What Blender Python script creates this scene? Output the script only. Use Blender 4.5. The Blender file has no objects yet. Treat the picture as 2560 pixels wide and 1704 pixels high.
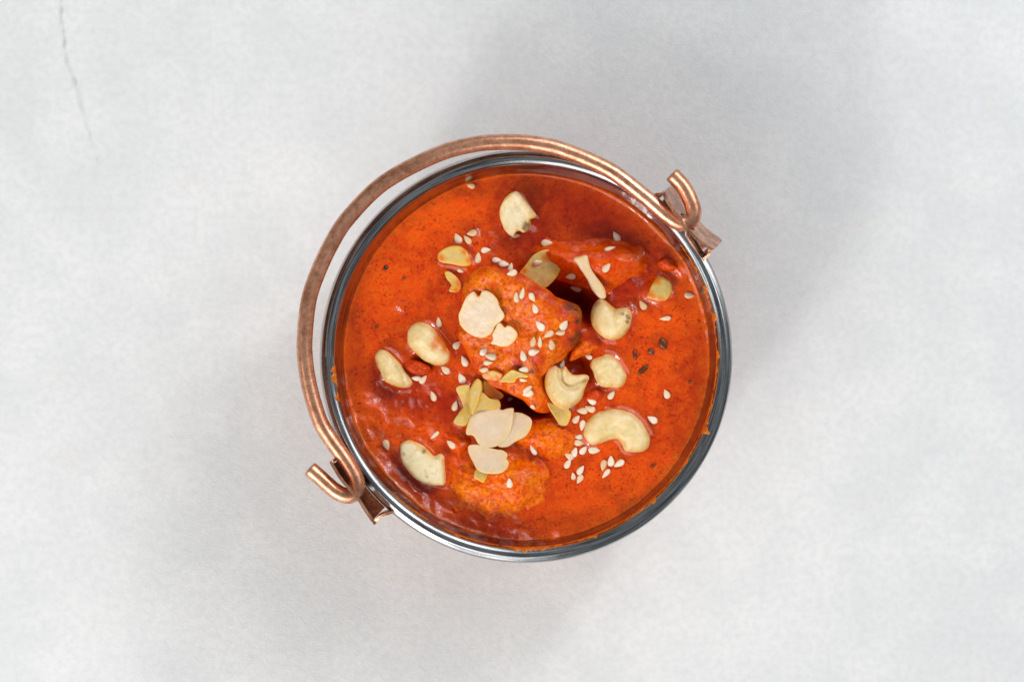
import bpy, math, random
import numpy as np
from mathutils import Vector, Matrix, noise
from mathutils.bvhtree import BVHTree

random.seed(7)
scene = bpy.context.scene
C = scene.collection
R = math.radians

# ------------------------------------------------------------------ camera
RIM_Z = 0.060            # height of the pot's rim above the table
D_CAM = 0.5117           # camera above the rim
LENS = 60.0
CAM = Vector((-0.0043, 0.0047, RIM_Z + D_CAM))
cam_d = bpy.data.cameras.new('camera')
cam_d.lens = LENS; cam_d.sensor_width = 36.0; cam_d.sensor_fit = 'HORIZONTAL'
cam_d.clip_start = 0.02; cam_d.clip_end = 20
cam_d.dof.use_dof = True
cam_d.dof.focus_distance = D_CAM + 0.004
cam_d.dof.aperture_fstop = 9.0
cam = bpy.data.objects.new('camera', cam_d)
cam.location = CAM
C.objects.link(cam); scene.camera = cam

# ------------------------------------------------------------------ world + lamps
world = bpy.data.worlds.new('World'); scene.world = world; world.use_nodes = True
wb = world.node_tree.nodes['Background']
wb.inputs['Color'].default_value = (0.90, 0.96, 1.0, 1); wb.inputs['Strength'].default_value = 0.245

def softbox(name, az, el, dist, size, watt, col):
    l = bpy.data.lights.new(name, 'AREA'); l.shape = 'RECTANGLE'; l.size = size[0]; l.size_y = size[1]
    l.energy = watt; l.color = col
    o = bpy.data.objects.new(name, l); C.objects.link(o)
    d = Vector((math.cos(R(az)) * math.cos(R(el)), math.sin(R(az)) * math.cos(R(el)), math.sin(R(el))))
    o.location = Vector((0, 0, 0.05)) + d * dist
    o.rotation_euler = (-d).to_track_quat('-Z', 'Y').to_euler()
    return o
softbox('key_softbox', 234, 32, 1.0, (1.25, 0.80), 9.2, (1.0, 0.985, 0.965))
softbox('key_glint_lamp', 234, 33, 0.97, (0.13, 0.12), 3.0, (1.0, 0.985, 0.965))  # small lamp added in front of the softbox for crisp white glints
softbox('fill_softbox', 50, 35, 1.0, (1.10, 0.66), 6.7, (0.96, 0.98, 1.0))
softbox('fill_glint_lamp', 50, 36, 0.97, (0.12, 0.11), 2.3, (0.96, 0.98, 1.0))  # added small lamp, brightens the glints on the fill side

vs = scene.view_settings
vs.view_transform = 'Standard'; vs.look = 'None'; vs.gamma = 1.0; vs.exposure = 0.0
vs.use_curve_mapping = False

# ------------------------------------------------------------------ pixel helpers (photo 2560 x 1704)
ORG = {'A': (860, 420), 'B': (1300, 420), 'C': (860, 720), 'D': (1300, 720), 'E': (860, 1000), 'F': (1300, 1000)}
def px(c, x, y):
    o = ORG[c]; return (o[0] + x / 4.612, o[1] + y / 4.612)
def ray(p):
    k = 36.0 / LENS / 2560.0
    return Vector(((p[0] - 1280) * k, -(p[1] - 852) * k, -1.0))
def at(p, z):
    r = ray(p); return CAM + r * (CAM.z - z)
MM = 0.001

# ------------------------------------------------------------------ mesh helpers
def mesh_obj(name, verts, faces, mat, parent=None, smooth=True, masks=None, uvs=None):
    me = bpy.data.meshes.new(name)
    me.from_pydata([tuple(v) for v in verts], [], faces)
    me.update()
    if smooth: me.polygons.foreach_set('use_smooth', [True] * len(me.polygons))
    if masks is not None:
        a = me.color_attributes.new('mask', 'FLOAT_COLOR', 'POINT')
        flat = np.ones((len(verts), 4), dtype=np.float32)
        flat[:, :masks.shape[1]] = masks
        a.data.foreach_set('color', flat.ravel())
    if uvs is not None:
        ul = me.uv_layers.new(name='UVMap')
        for lp in me.loops: ul.data[lp.index].uv = uvs[lp.vertex_index]
    if mat: me.materials.append(mat)
    o = bpy.data.objects.new(name, me); C.objects.link(o)
    if parent: o.parent = parent
    return o
def tag(o, label=None, cat=None, group=None, kind=None):
    if label: o['label'] = label
    if cat: o['category'] = cat
    if group: o['group'] = group
    if kind: o['kind'] = kind
    return o
def empty(name, loc):
    o = bpy.data.objects.new(name, None); o.location = loc; o.empty_display_size = 0.01
    C.objects.link(o); return o
def catmull(pts, n, closed=False):
    P = [np.array(p, dtype=float) for p in pts]; m = len(P); out = []
    segs = m if closed else m - 1
    for i in range(segs):
        if closed: a, b, c, d = P[(i - 1) % m], P[i], P[(i + 1) % m], P[(i + 2) % m]
        else: a, b, c, d = P[max(i - 1, 0)], P[i], P[i + 1], P[min(i + 2, m - 1)]
        for k in range(8):
            t = k / 8
            out.append(0.5 * ((2 * b) + (c - a) * t + (2 * a - 5 * b + 4 * c - d) * t * t + (3 * b - a - 3 * c + d) * t ** 3))
    if not closed: out.append(P[-1])
    out = np.array(out)
    q = np.vstack([out, out[:1]]) if closed else out
    L = np.concatenate([[0], np.cumsum(np.linalg.norm(np.diff(q, axis=0), axis=1))])
    s = np.linspace(0, L[-1], n + 1)[:-1] if closed else np.linspace(0, L[-1], n)
    return np.stack([np.interp(s, L, q[:, k]) for k in range(q.shape[1])], axis=1)
def seg_dist(pts, poly, closed=True):
    """distance of points (N,2) to a polyline (M,2)"""
    a = poly; b = np.roll(poly, -1, axis=0)
    if not closed: a, b = poly[:-1], poly[1:]
    best = np.full(len(pts), 1e9)
    for i in range(len(a)):
        ab = b[i] - a[i]; l2 = ab @ ab + 1e-18
        t = np.clip(((pts - a[i]) @ ab) / l2, 0, 1)
        d = np.linalg.norm(pts - a[i] - t[:, None] * ab, axis=1)
        best = np.minimum(best, d)
    return best
def inside(pts, poly):
    x, y = pts[:, 0], pts[:, 1]; res = np.zeros(len(pts), bool); n = len(poly)
    for i in range(n):
        x1, y1 = poly[i]; x2, y2 = poly[(i + 1) % n]
        c = ((y1 > y) != (y2 > y)) & (x < (x2 - x1) * (y - y1) / ((y2 - y1) if abs(y2 - y1) > 1e-15 else 1e-15) + x1)
        res ^= c
    return res
def nz(x, y, z, f):
    return noise.noise(Vector((x * f, y * f, z * f)))
def lathe(profile, n=160, cz=0.0):
    verts, faces = [], []
    m = len(profile)
    for i in range(n):
        a = 2 * math.pi * i / n
        for r, z in profile: verts.append((r * math.cos(a), r * math.sin(a), z + cz))
    for i in range(n):
        j = (i + 1) % n
        for k in range(m - 1):
            faces.append((i * m + k, j * m + k, j * m + k + 1, i * m + k + 1))
    return verts, faces

# ------------------------------------------------------------------ material helpers
class NT:
    def __init__(s, name):
        s.m = bpy.data.materials.new(name); s.m.use_nodes = True
        s.t = s.m.node_tree; s.b = s.t.nodes['Principled BSDF']
    def n(s, typ, **kw):
        x = s.t.nodes.new(typ)
        for k, v in kw.items():
            if k.startswith('i_'): x.inputs[k[2:].replace('_', ' ')].default_value = v
            else: setattr(x, k, v)
        return x
    def l(s, a, b): s.t.links.new(a, b)
    def noise(s, scale, detail=3, rough=0.55, vec=None, dist=0.0):
        x = s.n('ShaderNodeTexNoise'); x.inputs['Scale'].default_value = scale
        x.inputs['Detail'].default_value = detail; x.inputs['Roughness'].default_value = rough
        x.inputs['Distortion'].default_value = dist
        if vec is None: vec = s.coord()
        s.l(vec, x.inputs['Vector']); return x.outputs['Fac']
    def coord(s):
        if not hasattr(s, '_c'): s._c = s.n('ShaderNodeTexCoord')
        return s._c.outputs['Object']
    def ramp(s, fac, stops):
        x = s.n('ShaderNodeValToRGB'); e = x.color_ramp.elements
        while len(e) < len(stops): e.new(0.5)
        for el, (p, c) in zip(e, stops):
            el.position = p; el.color = (c, c, c, 1) if isinstance(c, (int, float)) else tuple(c) + (1,)
        s.l(fac, x.inputs['Fac']); return x.outputs['Color']
    def mix(s, fac, a, b, blend='MIX'):
        x = s.n('ShaderNodeMix', data_type='RGBA', blend_type=blend)
        for v, i in ((fac, 0), (a, 6), (b, 7)):
            if isinstance(v, (int, float)): x.inputs[i].default_value = v
            elif isinstance(v, (tuple, list)): x.inputs[i].default_value = tuple(v) + (1,)
            else: s.l(v, x.inputs[i])
        return x.outputs[2]
    def math(s, op, a, b=None, c=None):
        x = s.n('ShaderNodeMath', operation=op); x.use_clamp = False
        for v, i in ((a, 0), (b, 1), (c, 2)):
            if v is None: continue
            if isinstance(v, (int, float)): x.inputs[i].default_value = v
            else: s.l(v, x.inputs[i])
        return x.outputs[0]
    def attr(s):
        a = s.n('ShaderNodeAttribute'); a.attribute_name = 'mask'
        q = s.n('ShaderNodeSeparateColor'); s.l(a.outputs['Color'], q.inputs[0]); return q.outputs
    def bump(s, h, strength, dist, prev=None):
        x = s.n('ShaderNodeBump'); x.inputs['Strength'].default_value = strength; x.inputs['Distance'].default_value = dist
        s.l(h, x.inputs['Height'])
        if prev is not None: s.l(prev, x.inputs['Normal'])
        return x.outputs['Normal']
    def set(s, **kw):
        for k, v in kw.items():
            i = s.b.inputs[k.replace('_', ' ')]
            if isinstance(v, (int, float)): i.default_value = v
            elif isinstance(v, (tuple, list)): i.default_value = tuple(v) + ((1,) if len(v) == 3 and i.type == 'RGBA' else ())
            else: s.l(v, i)

def mat_table():
    t = NT('white_backdrop'); co = t.coord()
    big = t.noise(7, 4, 0.6); mid = t.noise(28, 4, 0.6); fine = t.noise(420, 3, 0.6)
    col = t.mix(t.ramp(big, [(0.34, 0), (0.66, 1)]), (0.69, 0.69, 0.685), (0.73, 0.73, 0.725))
    col = t.mix(t.ramp(mid, [(0.40, 0.55), (0.62, 0)]), col, (0.635, 0.648, 0.65))
    cl = t.noise(55, 5, 0.7, dist=0.4)
    col = t.mix(t.ramp(cl, [(0.50, 0), (0.70, 0.6)]), col, (0.745, 0.74, 0.735))
    sp = t.noise(75, 2, 0.5)
    col = t.mix(t.ramp(sp, [(0.66, 0), (0.76, 0.22)]), col, (0.76, 0.66, 0.58))
    col = t.mix(t.ramp(fine, [(0.36, 0.36), (0.60, 0)]), col, (0.57, 0.57, 0.575))
    # fine woven tooth
    mp = t.n('ShaderNodeMapping'); t.l(co, mp.inputs['Vector']); mp.inputs['Scale'].default_value = (1, 2.4, 1)
    wv = t.noise(900, 2, 0.5, mp.outputs['Vector'])
    t.set(Base_Color=col, Roughness=0.8, Specular_IOR_Level=0.25)
    n1 = t.bump(wv, 0.45, 0.0004); n2 = t.bump(mid, 0.25, 0.002, n1)
    t.set(Normal=n2); return t.m
def mat_plain(name, col, rough=0.6, metal=0.0):
    t = NT(name); f = t.noise(600, 3)
    t.set(Base_Color=t.mix(t.ramp(f, [(0.3, 0), (0.7, 1)]), tuple(c * 0.8 for c in col), col), Roughness=rough, Metallic=metal); return t.m
def mat_steel(name, lo, hi, r0):
    t = NT(name); co = t.coord()
    # concentric brushing: polar coordinates
    sx = t.n('ShaderNodeSeparateXYZ'); t.l(co, sx.inputs[0])
    r = t.math('SQRT', t.math('ADD', t.math('MULTIPLY', sx.outputs[0], sx.outputs[0]), t.math('MULTIPLY', sx.outputs[1], sx.outputs[1])))
    an = t.math('ARCTAN2', sx.outputs[1], sx.outputs[0])
    cb = t.n('ShaderNodeCombineXYZ'); t.l(t.math('MULTIPLY', r, 1900), cb.inputs[0]); t.l(t.math('MULTIPLY', an, 3), cb.inputs[1]); t.l(t.math('MULTIPLY', sx.outputs[2], 1900), cb.inputs[2])
    br = t.noise(1.0, 3, 0.6, cb.outputs[0])
    sm = t.noise(260, 4, 0.6)
    dirt = t.noise(2600, 2, 0.5)
    col = t.mix(t.ramp(br, [(0.36, 0), (0.62, 1)]), lo, hi)
    col = t.mix(t.ramp(dirt, [(0.66, 0), (0.72, 0.6)]), col, (0.75, 0.75, 0.72))
    ro = t.math('MULTIPLY_ADD', sm, 0.16, r0)
    t.set(Base_Color=col, Metallic=1.0, Roughness=ro, Normal=t.bump(br, 0.16, 0.00012)); return t.m
def mat_copper(uv=True):
    t = NT('aged_copper' if uv else 'copper_sheet')
    if uv:
        u = t.n('ShaderNodeTexCoord').outputs['UV']
        mp = t.n('ShaderNodeMapping'); t.l(u, mp.inputs['Vector']); mp.inputs['Scale'].default_value = (60, 5, 1)
        st = t.mix(0.55, t.noise(1.0, 4, 0.6, mp.outputs['Vector']), t.noise(380, 5, 0.7))
        mp2 = t.n('ShaderNodeMapping'); t.l(u, mp2.inputs['Vector']); mp2.inputs['Scale'].default_value = (420, 30, 1)
        fi = t.mix(0.6, t.noise(1.0, 3, 0.6, mp2.outputs['Vector']), t.noise(1700, 4, 0.7))
    else:
        st = t.noise(160, 5, 0.65); fi = t.noise(1500, 3, 0.6)
    gr = t.noise(3500, 2, 0.6)
    col = t.mix(t.ramp(st, [(0.40, 1), (0.58, 0)]), (0.82, 0.41, 0.255), (0.43, 0.175, 0.092))
    col = t.mix(t.ramp(fi, [(0.54, 0), (0.64, 0.6)]), col, (0.15, 0.06, 0.03))
    col = t.mix(t.ramp(gr, [(0.3, 0.12), (0.6, 0)]), col, (0.28, 0.12, 0.06))
    ro = t.math('MULTIPLY_ADD', st, -0.18, 0.37)
    t.set(Base_Color=col, Metallic=0.78, Roughness=ro, Normal=t.bump(fi, 0.28, 0.0003, t.bump(gr, 0.08, 0.0001))); return t.m
def mat_sauce():
    t = NT('orange_gravy'); a = t.attr()
    big = t.noise(48, 5, 0.65, dist=0.5); mid = t.noise(420, 4, 0.62); sp = t.noise(1150, 2, 0.45); sp2 = t.noise(520, 2, 0.4, dist=0.6); li = t.noise(1500, 3, 0.6)
    col = t.mix(t.ramp(big, [(0.34, 0), (0.66, 1)]), (0.52, 0.029, 0.0004), (0.94, 0.098, 0.0008))
    col = t.mix(t.ramp(mid, [(0.42, 0), (0.72, 0.6)]), col, (0.80, 0.13, 0.002))
    br_ = t.noise(150, 4, 0.65, dist=0.4)
    col = t.mix(t.ramp(br_, [(0.50, 0), (0.72, 0.6)]), col, (0.36, 0.034, 0.001))
    gn = t.noise(2300, 3, 0.7)
    col = t.mix(1.0, col, t.ramp(gn, [(0.30, 0.74), (0.66, 1.06)]), 'MULTIPLY')
    spm = t.math('MULTIPLY', t.ramp(sp, [(0.56, 0), (0.66, 0.75)]), t.ramp(t.noise(120, 3, 0.6), [(0.38, 0.15), (0.60, 1.0)]))
    col = t.mix(spm, col, (0.29, 0.006, 0.0004))
    col = t.mix(t.ramp(sp2, [(0.65, 0), (0.74, 0.6)]), col, (0.30, 0.012, 0.0008))
    col = t.mix(t.ramp(li, [(0.66, 0), (0.76, 0.5)]), col, (0.85, 0.24, 0.01))
    # oily red gravy with shade painted in around the meat (green mask) and turmeric-yellow film at the wall (red mask)
    oil_shade_m = t.math('MULTIPLY', a[1], t.ramp(t.noise(230, 3, 0.6), [(0.25, 0.6), (0.6, 1.0)]))
    col = t.mix(oil_shade_m, col, t.mix(t.ramp(mid, [(0.4, 0), (0.7, 1)]), (0.24, 0.005, 0.0004), (0.42, 0.014, 0.0008)))
    col = t.mix(t.math('MULTIPLY', a[0], t.ramp(t.noise(500, 3, 0.6), [(0.35, 0.2), (0.65, 1.0)])), col, (0.56, 0.20, 0.010))
    lump = t.noise(330, 4, 0.6); gl = t.noise(1300, 3, 0.62)
    s_l = t.math('MULTIPLY_ADD', a[2], 0.30, 0.03)
    n1 = t.n('ShaderNodeBump'); n1.inputs['Distance'].default_value = 0.0012; t.l(lump, n1.inputs['Height']); t.l(s_l, n1.inputs['Strength'])
    n2 = t.n('ShaderNodeBump'); n2.inputs['Distance'].default_value = 0.00035; t.l(gl, n2.inputs['Height']); t.l(s_l, n2.inputs['Strength']); t.l(n1.outputs[0], n2.inputs['Normal'])
    t.set(Base_Color=col, Roughness=t.math('MULTIPLY_ADD', gl, 0.05, 0.035), Specular_IOR_Level=0.42, Normal=n2.outputs[0])
    t.set(Subsurface_Weight=0.12, Subsurface_Scale=0.0015); t.b.inputs['Subsurface Radius'].default_value = (1, 0.25, 0.08)
    return t.m
def mat_meat(name, base, hi, wet, bs=1.0):
    t = NT(name); a = t.attr()
    mid = t.noise(220, 4, 0.65); fi = t.noise(900, 4, 0.65); gr = t.noise(2600, 3, 0.6)
    col = t.mix(t.ramp(mid, [(0.35, 0), (0.66, 1)]), base, hi)
    col = t.mix(t.ramp(fi, [(0.36, 0.7), (0.52, 0)]), col, (0.50, 0.025, 0.002))
    col = t.mix(t.ramp(gr, [(0.60, 0), (0.75, 0.45)]), col, (0.86, 0.27, 0.015))
    col = t.mix(t.math('MULTIPLY', a[2], t.ramp(fi, [(0.25, 1.0), (0.75, 0.75)])), col, t.mix(t.ramp(mid, [(0.35, 0), (0.65, 1)]), (0.50, 0.028, 0.0008), (0.74, 0.075, 0.001)))
    col = t.mix(t.math('MULTIPLY', a[0], 0.8), col, (0.52, 0.025, 0.008))
    ch = t.math('MULTIPLY', a[1], t.ramp(t.noise(700, 3, 0.6), [(0.3, 0.45), (0.6, 1.0)]))
    col = t.mix(ch, col, (0.045, 0.016, 0.010))
    n1 = t.bump(mid, 0.45 * bs, 0.0018); n2 = t.bump(fi, 0.38 * bs, 0.0005, n1); n3 = t.bump(gr, 0.08, 0.0002, n2)
    t.set(Base_Color=col, Roughness=t.math('MULTIPLY_ADD', fi, 0.12, wet * 0.7), Specular_IOR_Level=0.24, Normal=n3)
    t.set(Subsurface_Weight=0.12, Subsurface_Scale=0.002); t.b.inputs['Subsurface Radius'].default_value = (1, 0.3, 0.1)
    return t.m
def mat_nut(name, c1, c2, stain, st_amt, sss, rough=0.45, blot=None):
    t = NT(name); a = t.attr()
    inf = t.n('ShaderNodeObjectInfo').outputs['Random']
    mid = t.noise(260, 4, 0.6, dist=0.5); fi = t.noise(1100, 3, 0.6)
    col = t.mix(t.ramp(mid, [(0.32, 0), (0.68, 1)]), c1, c2)
    if blot: col = t.mix(t.ramp(t.noise(420, 3, 0.6, dist=0.8), [(0.54, 0), (0.66, 0.55)]), col, blot)
    ed = t.math('MULTIPLY', a[0], t.ramp(t.noise(350, 3, 0.6), [(0.36, 0.12), (0.62, st_amt)]))
    col = t.mix(ed, col, stain)
    col = t.mix(t.math('MULTIPLY', a[1], 0.9), col, (0.10, 0.045, 0.02))
    col = t.mix(a[2], col, (0.70, 0.19, 0.008))
    t.set(Base_Color=col, Roughness=t.math('MULTIPLY_ADD', fi, 0.25, rough - 0.12), Specular_IOR_Level=0.5,
          Normal=t.bump(fi, 0.35, 0.0003, t.bump(mid, 0.45, 0.0010)))
    t.set(Subsurface_Weight=sss, Subsurface_Scale=0.0016); t.b.inputs['Subsurface Radius'].default_value = (1, 0.6, 0.3)
    return t.m
def mat_seed():
    t = NT('sesame_hull'); inf = t.n('ShaderNodeObjectInfo').outputs['Random']
    col = t.ramp(inf, [(0.0, (0.70, 0.42, 0.20)), (0.18, (0.76, 0.56, 0.36)), (0.6, (0.80, 0.66, 0.48)), (1.0, (0.85, 0.74, 0.60))])
    f = t.noise(1800, 2)
    col = t.mix(t.ramp(f, [(0.5, 0), (0.75, 0.45)]), col, (0.74, 0.45, 0.17))
    t.set(Base_Color=col, Roughness=0.38, Specular_IOR_Level=0.4, Subsurface_Weight=0.15, Subsurface_Scale=0.0008); return t.m

M = dict(table=mat_table(), steel=mat_steel('brushed_steel', (0.10, 0.11, 0.12), (0.50, 0.505, 0.51), 0.15), lining=mat_steel('polished_lining', (0.20, 0.195, 0.19), (0.55, 0.53, 0.50), 0.12), wire=mat_copper(True), sheet=mat_copper(False), sauce=mat_sauce(),
         meat=mat_meat('tikka_crust', (0.76, 0.095, 0.002), (0.86, 0.21, 0.004), 0.16),
         wetmeat=mat_meat('gravy_coated_meat', (0.64, 0.046, 0.001), (0.80, 0.11, 0.002), 0.06, 0.5),
         brightmeat=mat_meat('orange_meat', (0.84, 0.11, 0.001), (0.94, 0.24, 0.002), 0.08),
         cashew=mat_nut('cashew_flesh', (0.72, 0.52, 0.215), (0.87, 0.71, 0.41), (0.66, 0.33, 0.025), 1.0, 0.2, 0.36),
         cashewcut=mat_nut('cashew_broken', (0.76, 0.61, 0.34), (0.85, 0.76, 0.56), (0.78, 0.43, 0.04), 0.95, 0.15, 0.5, (0.58, 0.43, 0.20)),
         almond=mat_nut('almond_slice_flesh', (0.71, 0.525, 0.36), (0.78, 0.615, 0.45), (0.82, 0.52, 0.10), 0.7, 0.3, 0.36),
         almondy=mat_nut('almond_slice_yellow', (0.60, 0.43, 0.13), (0.70, 0.54, 0.23), (0.80, 0.42, 0.015), 1.0, 0.3, 0.30),
         seed=mat_seed(), crack=mat_plain('hairline_crack', (0.66, 0.66, 0.68), 0.9),
         herb=mat_plain('dark_herb', (0.12, 0.030, 0.004), 0.25), pepper=mat_plain('black_speck', (0.02, 0.012, 0.008), 0.4),
         tomato=mat_meat('tomato_shred', (0.50, 0.030, 0.004), (0.66, 0.07, 0.006), 0.12))

# ------------------------------------------------------------------ tabletop
tab = mesh_obj('tabletop', [(-1.2, -1.2, 0), (1.2, -1.2, 0), (1.2, 1.2, 0), (-1.2, 1.2, 0)], [(0, 1, 2, 3)], M['table'])
tag(tab, kind='structure', label='mottled white plaster-like tabletop with a hairline crack')
def ribbon(name, pts, widths, mat, parent, z=0.0004):
    p = catmull([tuple(at(q, 0))[:2] for q in pts], 60); w = np.interp(np.linspace(0, 1, 60), np.linspace(0, 1, len(widths)), widths)
    vs_, fs = [], []
    for i in range(60):
        d = p[min(i + 1, 59)] - p[max(i - 1, 0)]; d /= np.linalg.norm(d); n = np.array((-d[1], d[0]))
        jit = 0.00035 * noise.noise(Vector((i * 0.7, 3, 1)))
        ww = w[i] * max(0.22, 0.5 + 1.5 * noise.noise(Vector((i * 0.41, 8, 2))))
        for s in (-1, 1): q = p[i] + n * (s * ww * 0.5 + jit); vs_.append((q[0], q[1], z))
    for i in range(59): fs.append((2 * i, 2 * i + 1, 2 * i + 3, 2 * i + 2))
    return mesh_obj(name, vs_, fs, mat, parent)
ribbon('crack', [(152, 0), (154, 50), (160, 78), (163, 130), (172, 168), (187, 205), (198, 250), (208, 280), (218, 320), (229, 356), (243, 400), (254, 440), (262, 470)],
       [0.0005, 0.0006, 0.0004, 0.0005, 0.0003, 0.00022, 0.0002, 0.00008], M['crack'], tab)

# ------------------------------------------------------------------ pot
pot = empty('serving_pail', (0, 0, 0))
tag(pot, 'small copper bail-handled pail with steel rim, filled with orange curry', 'pail')
RO, RT = 0.0620, 0.0023         # rim outer radius, roll radius
RC = RO - RT; RW = RC - RT      # roll centre, inner wall radius
prof = []
for k in range(25):              # rolled rim with a shallow crease near its outer shoulder
    a = R(180 - k * 12.0)
    rr = RT
    crease = math.exp(-((a - R(62)) / 0.13) ** 2) * 0.00022
    prof.append((RC + (rr - crease) * math.cos(a), (RT - crease) * math.sin(a) - RT))
v, f = lathe(prof, 200, RIM_Z)
mesh_obj('rim', v, f, M['steel'], pot)
TAPER = 0.24
def wall_r(depth): return RW - TAPER * np.maximum(depth - RT, 0)
v, f = lathe([(RW + 0.00005, -RT + 0.0002), (wall_r(0.004), -0.004), (wall_r(0.007), -0.007), (wall_r(0.012), -0.012), (wall_r(0.016), -0.016), (0.053, -0.028), (0.046, -0.052), (0.030, -0.0555), (0.0, -0.0557)], 160, RIM_Z)
mesh_obj('inner_lining', v, f, M['lining'], pot)
body = [(RC + 0.0005, -0.0040), (RC + 0.0016, -0.0046), (RC + 0.0018, -0.0060), (0.0622, -0.0075), (0.0629, -0.0100), (0.0635, -0.0135), (0.0638, -0.0175), (0.0634, -0.024),
        (0.0622, -0.033), (0.0590, -0.043), (0.0550, -0.052), (0.0515, -0.057), (0.0495, -0.0594), (0.048, -0.0600), (0.044, -0.0592), (0.0, -0.0590)]
bb = catmull(body, 60)
v, f = lathe([tuple(p) for p in bb], 180, RIM_Z)
mesh_obj('copper_body', v, f, M['sheet'], pot)

def tube(path, rad, n, mat, name, parent, sides=24, taper=True):
    P = catmull([tuple(p) for p in path], n)
    vs_, fs, uv = [], [], []
    L = 0; prev = None; up = Vector((0, 0, 1))
    for i in range(n):
        p = Vector(P[i]); t = Vector(P[min(i + 1, n - 1)] - P[max(i - 1, 0)]).normalized()
        if prev is not None: L += (p - prev).length
        prev = p
        s = t.cross(up).normalized(); w = s.cross(t)
        r = rad
        for k in range(sides):
            a = 2 * math.pi * k / sides
            vs_.append(p + (s * math.cos(a) + w * math.sin(a)) * r); uv.append((L, k / sides if k <= sides // 2 else 1 - k / sides))
    for i in range(n - 1):
        for k in range(sides):
            j = (k + 1) % sides
            fs.append((i * sides + k, i * sides + j, (i + 1) * sides + j, (i + 1) * sides + k))
    for end in (0, n - 1):       # slightly domed cut ends
        p = Vector(P[end]); q = Vector(P[1 if end == 0 else n - 2]); t = (p - q).normalized()
        base = len(vs_)
        for k in range(sides):
            e = vs_[end * sides + k]; vs_.append(p + (Vector(e) - p) * 0.86 + t * rad * 0.16); uv.append(uv[end * sides + k])
        vs_.append(p + t * rad * 0.22); uv.append((uv[end * sides][0], 0.5))
        for k in range(sides):
            j = (k + 1) % sides
            a, b = end * sides + k, end * sides + j
            if end == 0: fs.append((b, a, base + k, base + j)); fs.append((base + j, base + k, base + sides))
            else: fs.append((a, b, base + j, base + k)); fs.append((base + k, base + j, base + sides))
    return mesh_obj(name, vs_, fs, mat, parent, uvs=uv)
def c3(x, y): return (740 + x / 6.533, 1100 + y / 6.533)
def c2(x, y): return (1600 + x / 6.03, 400 + y / 6.03)
ZB = RIM_Z + 0.0026
bail_px = [c3(235, 470), c3(400, 615), c3(520, 725), c3(650, 830), c3(780, 895), c3(880, 905), c3(960, 860), c3(1000, 760), c3(985, 640), c3(900, 470), c3(760, 250), (829, 1100),
           (800, 1052), (775, 972), (763, 900), (762, 839), (772, 750), (795, 680), (829, 608), (871, 544), (958, 458), (1084, 390), (1180, 362), (1265, 355), (1340, 360), (1412, 377),
           (1521, 424), (1600, 482), c2(210, 670), c2(420, 850), c2(580, 945), c2(690, 955), c2(775, 905), c2(810, 810), c2(790, 690), c2(730, 540), c2(640, 385), c2(490, 225)]
bail = [at(p, ZB) for p in bail_px]
tube(bail, 0.00238, 320, M['wire'], 'handle', pot)

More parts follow.
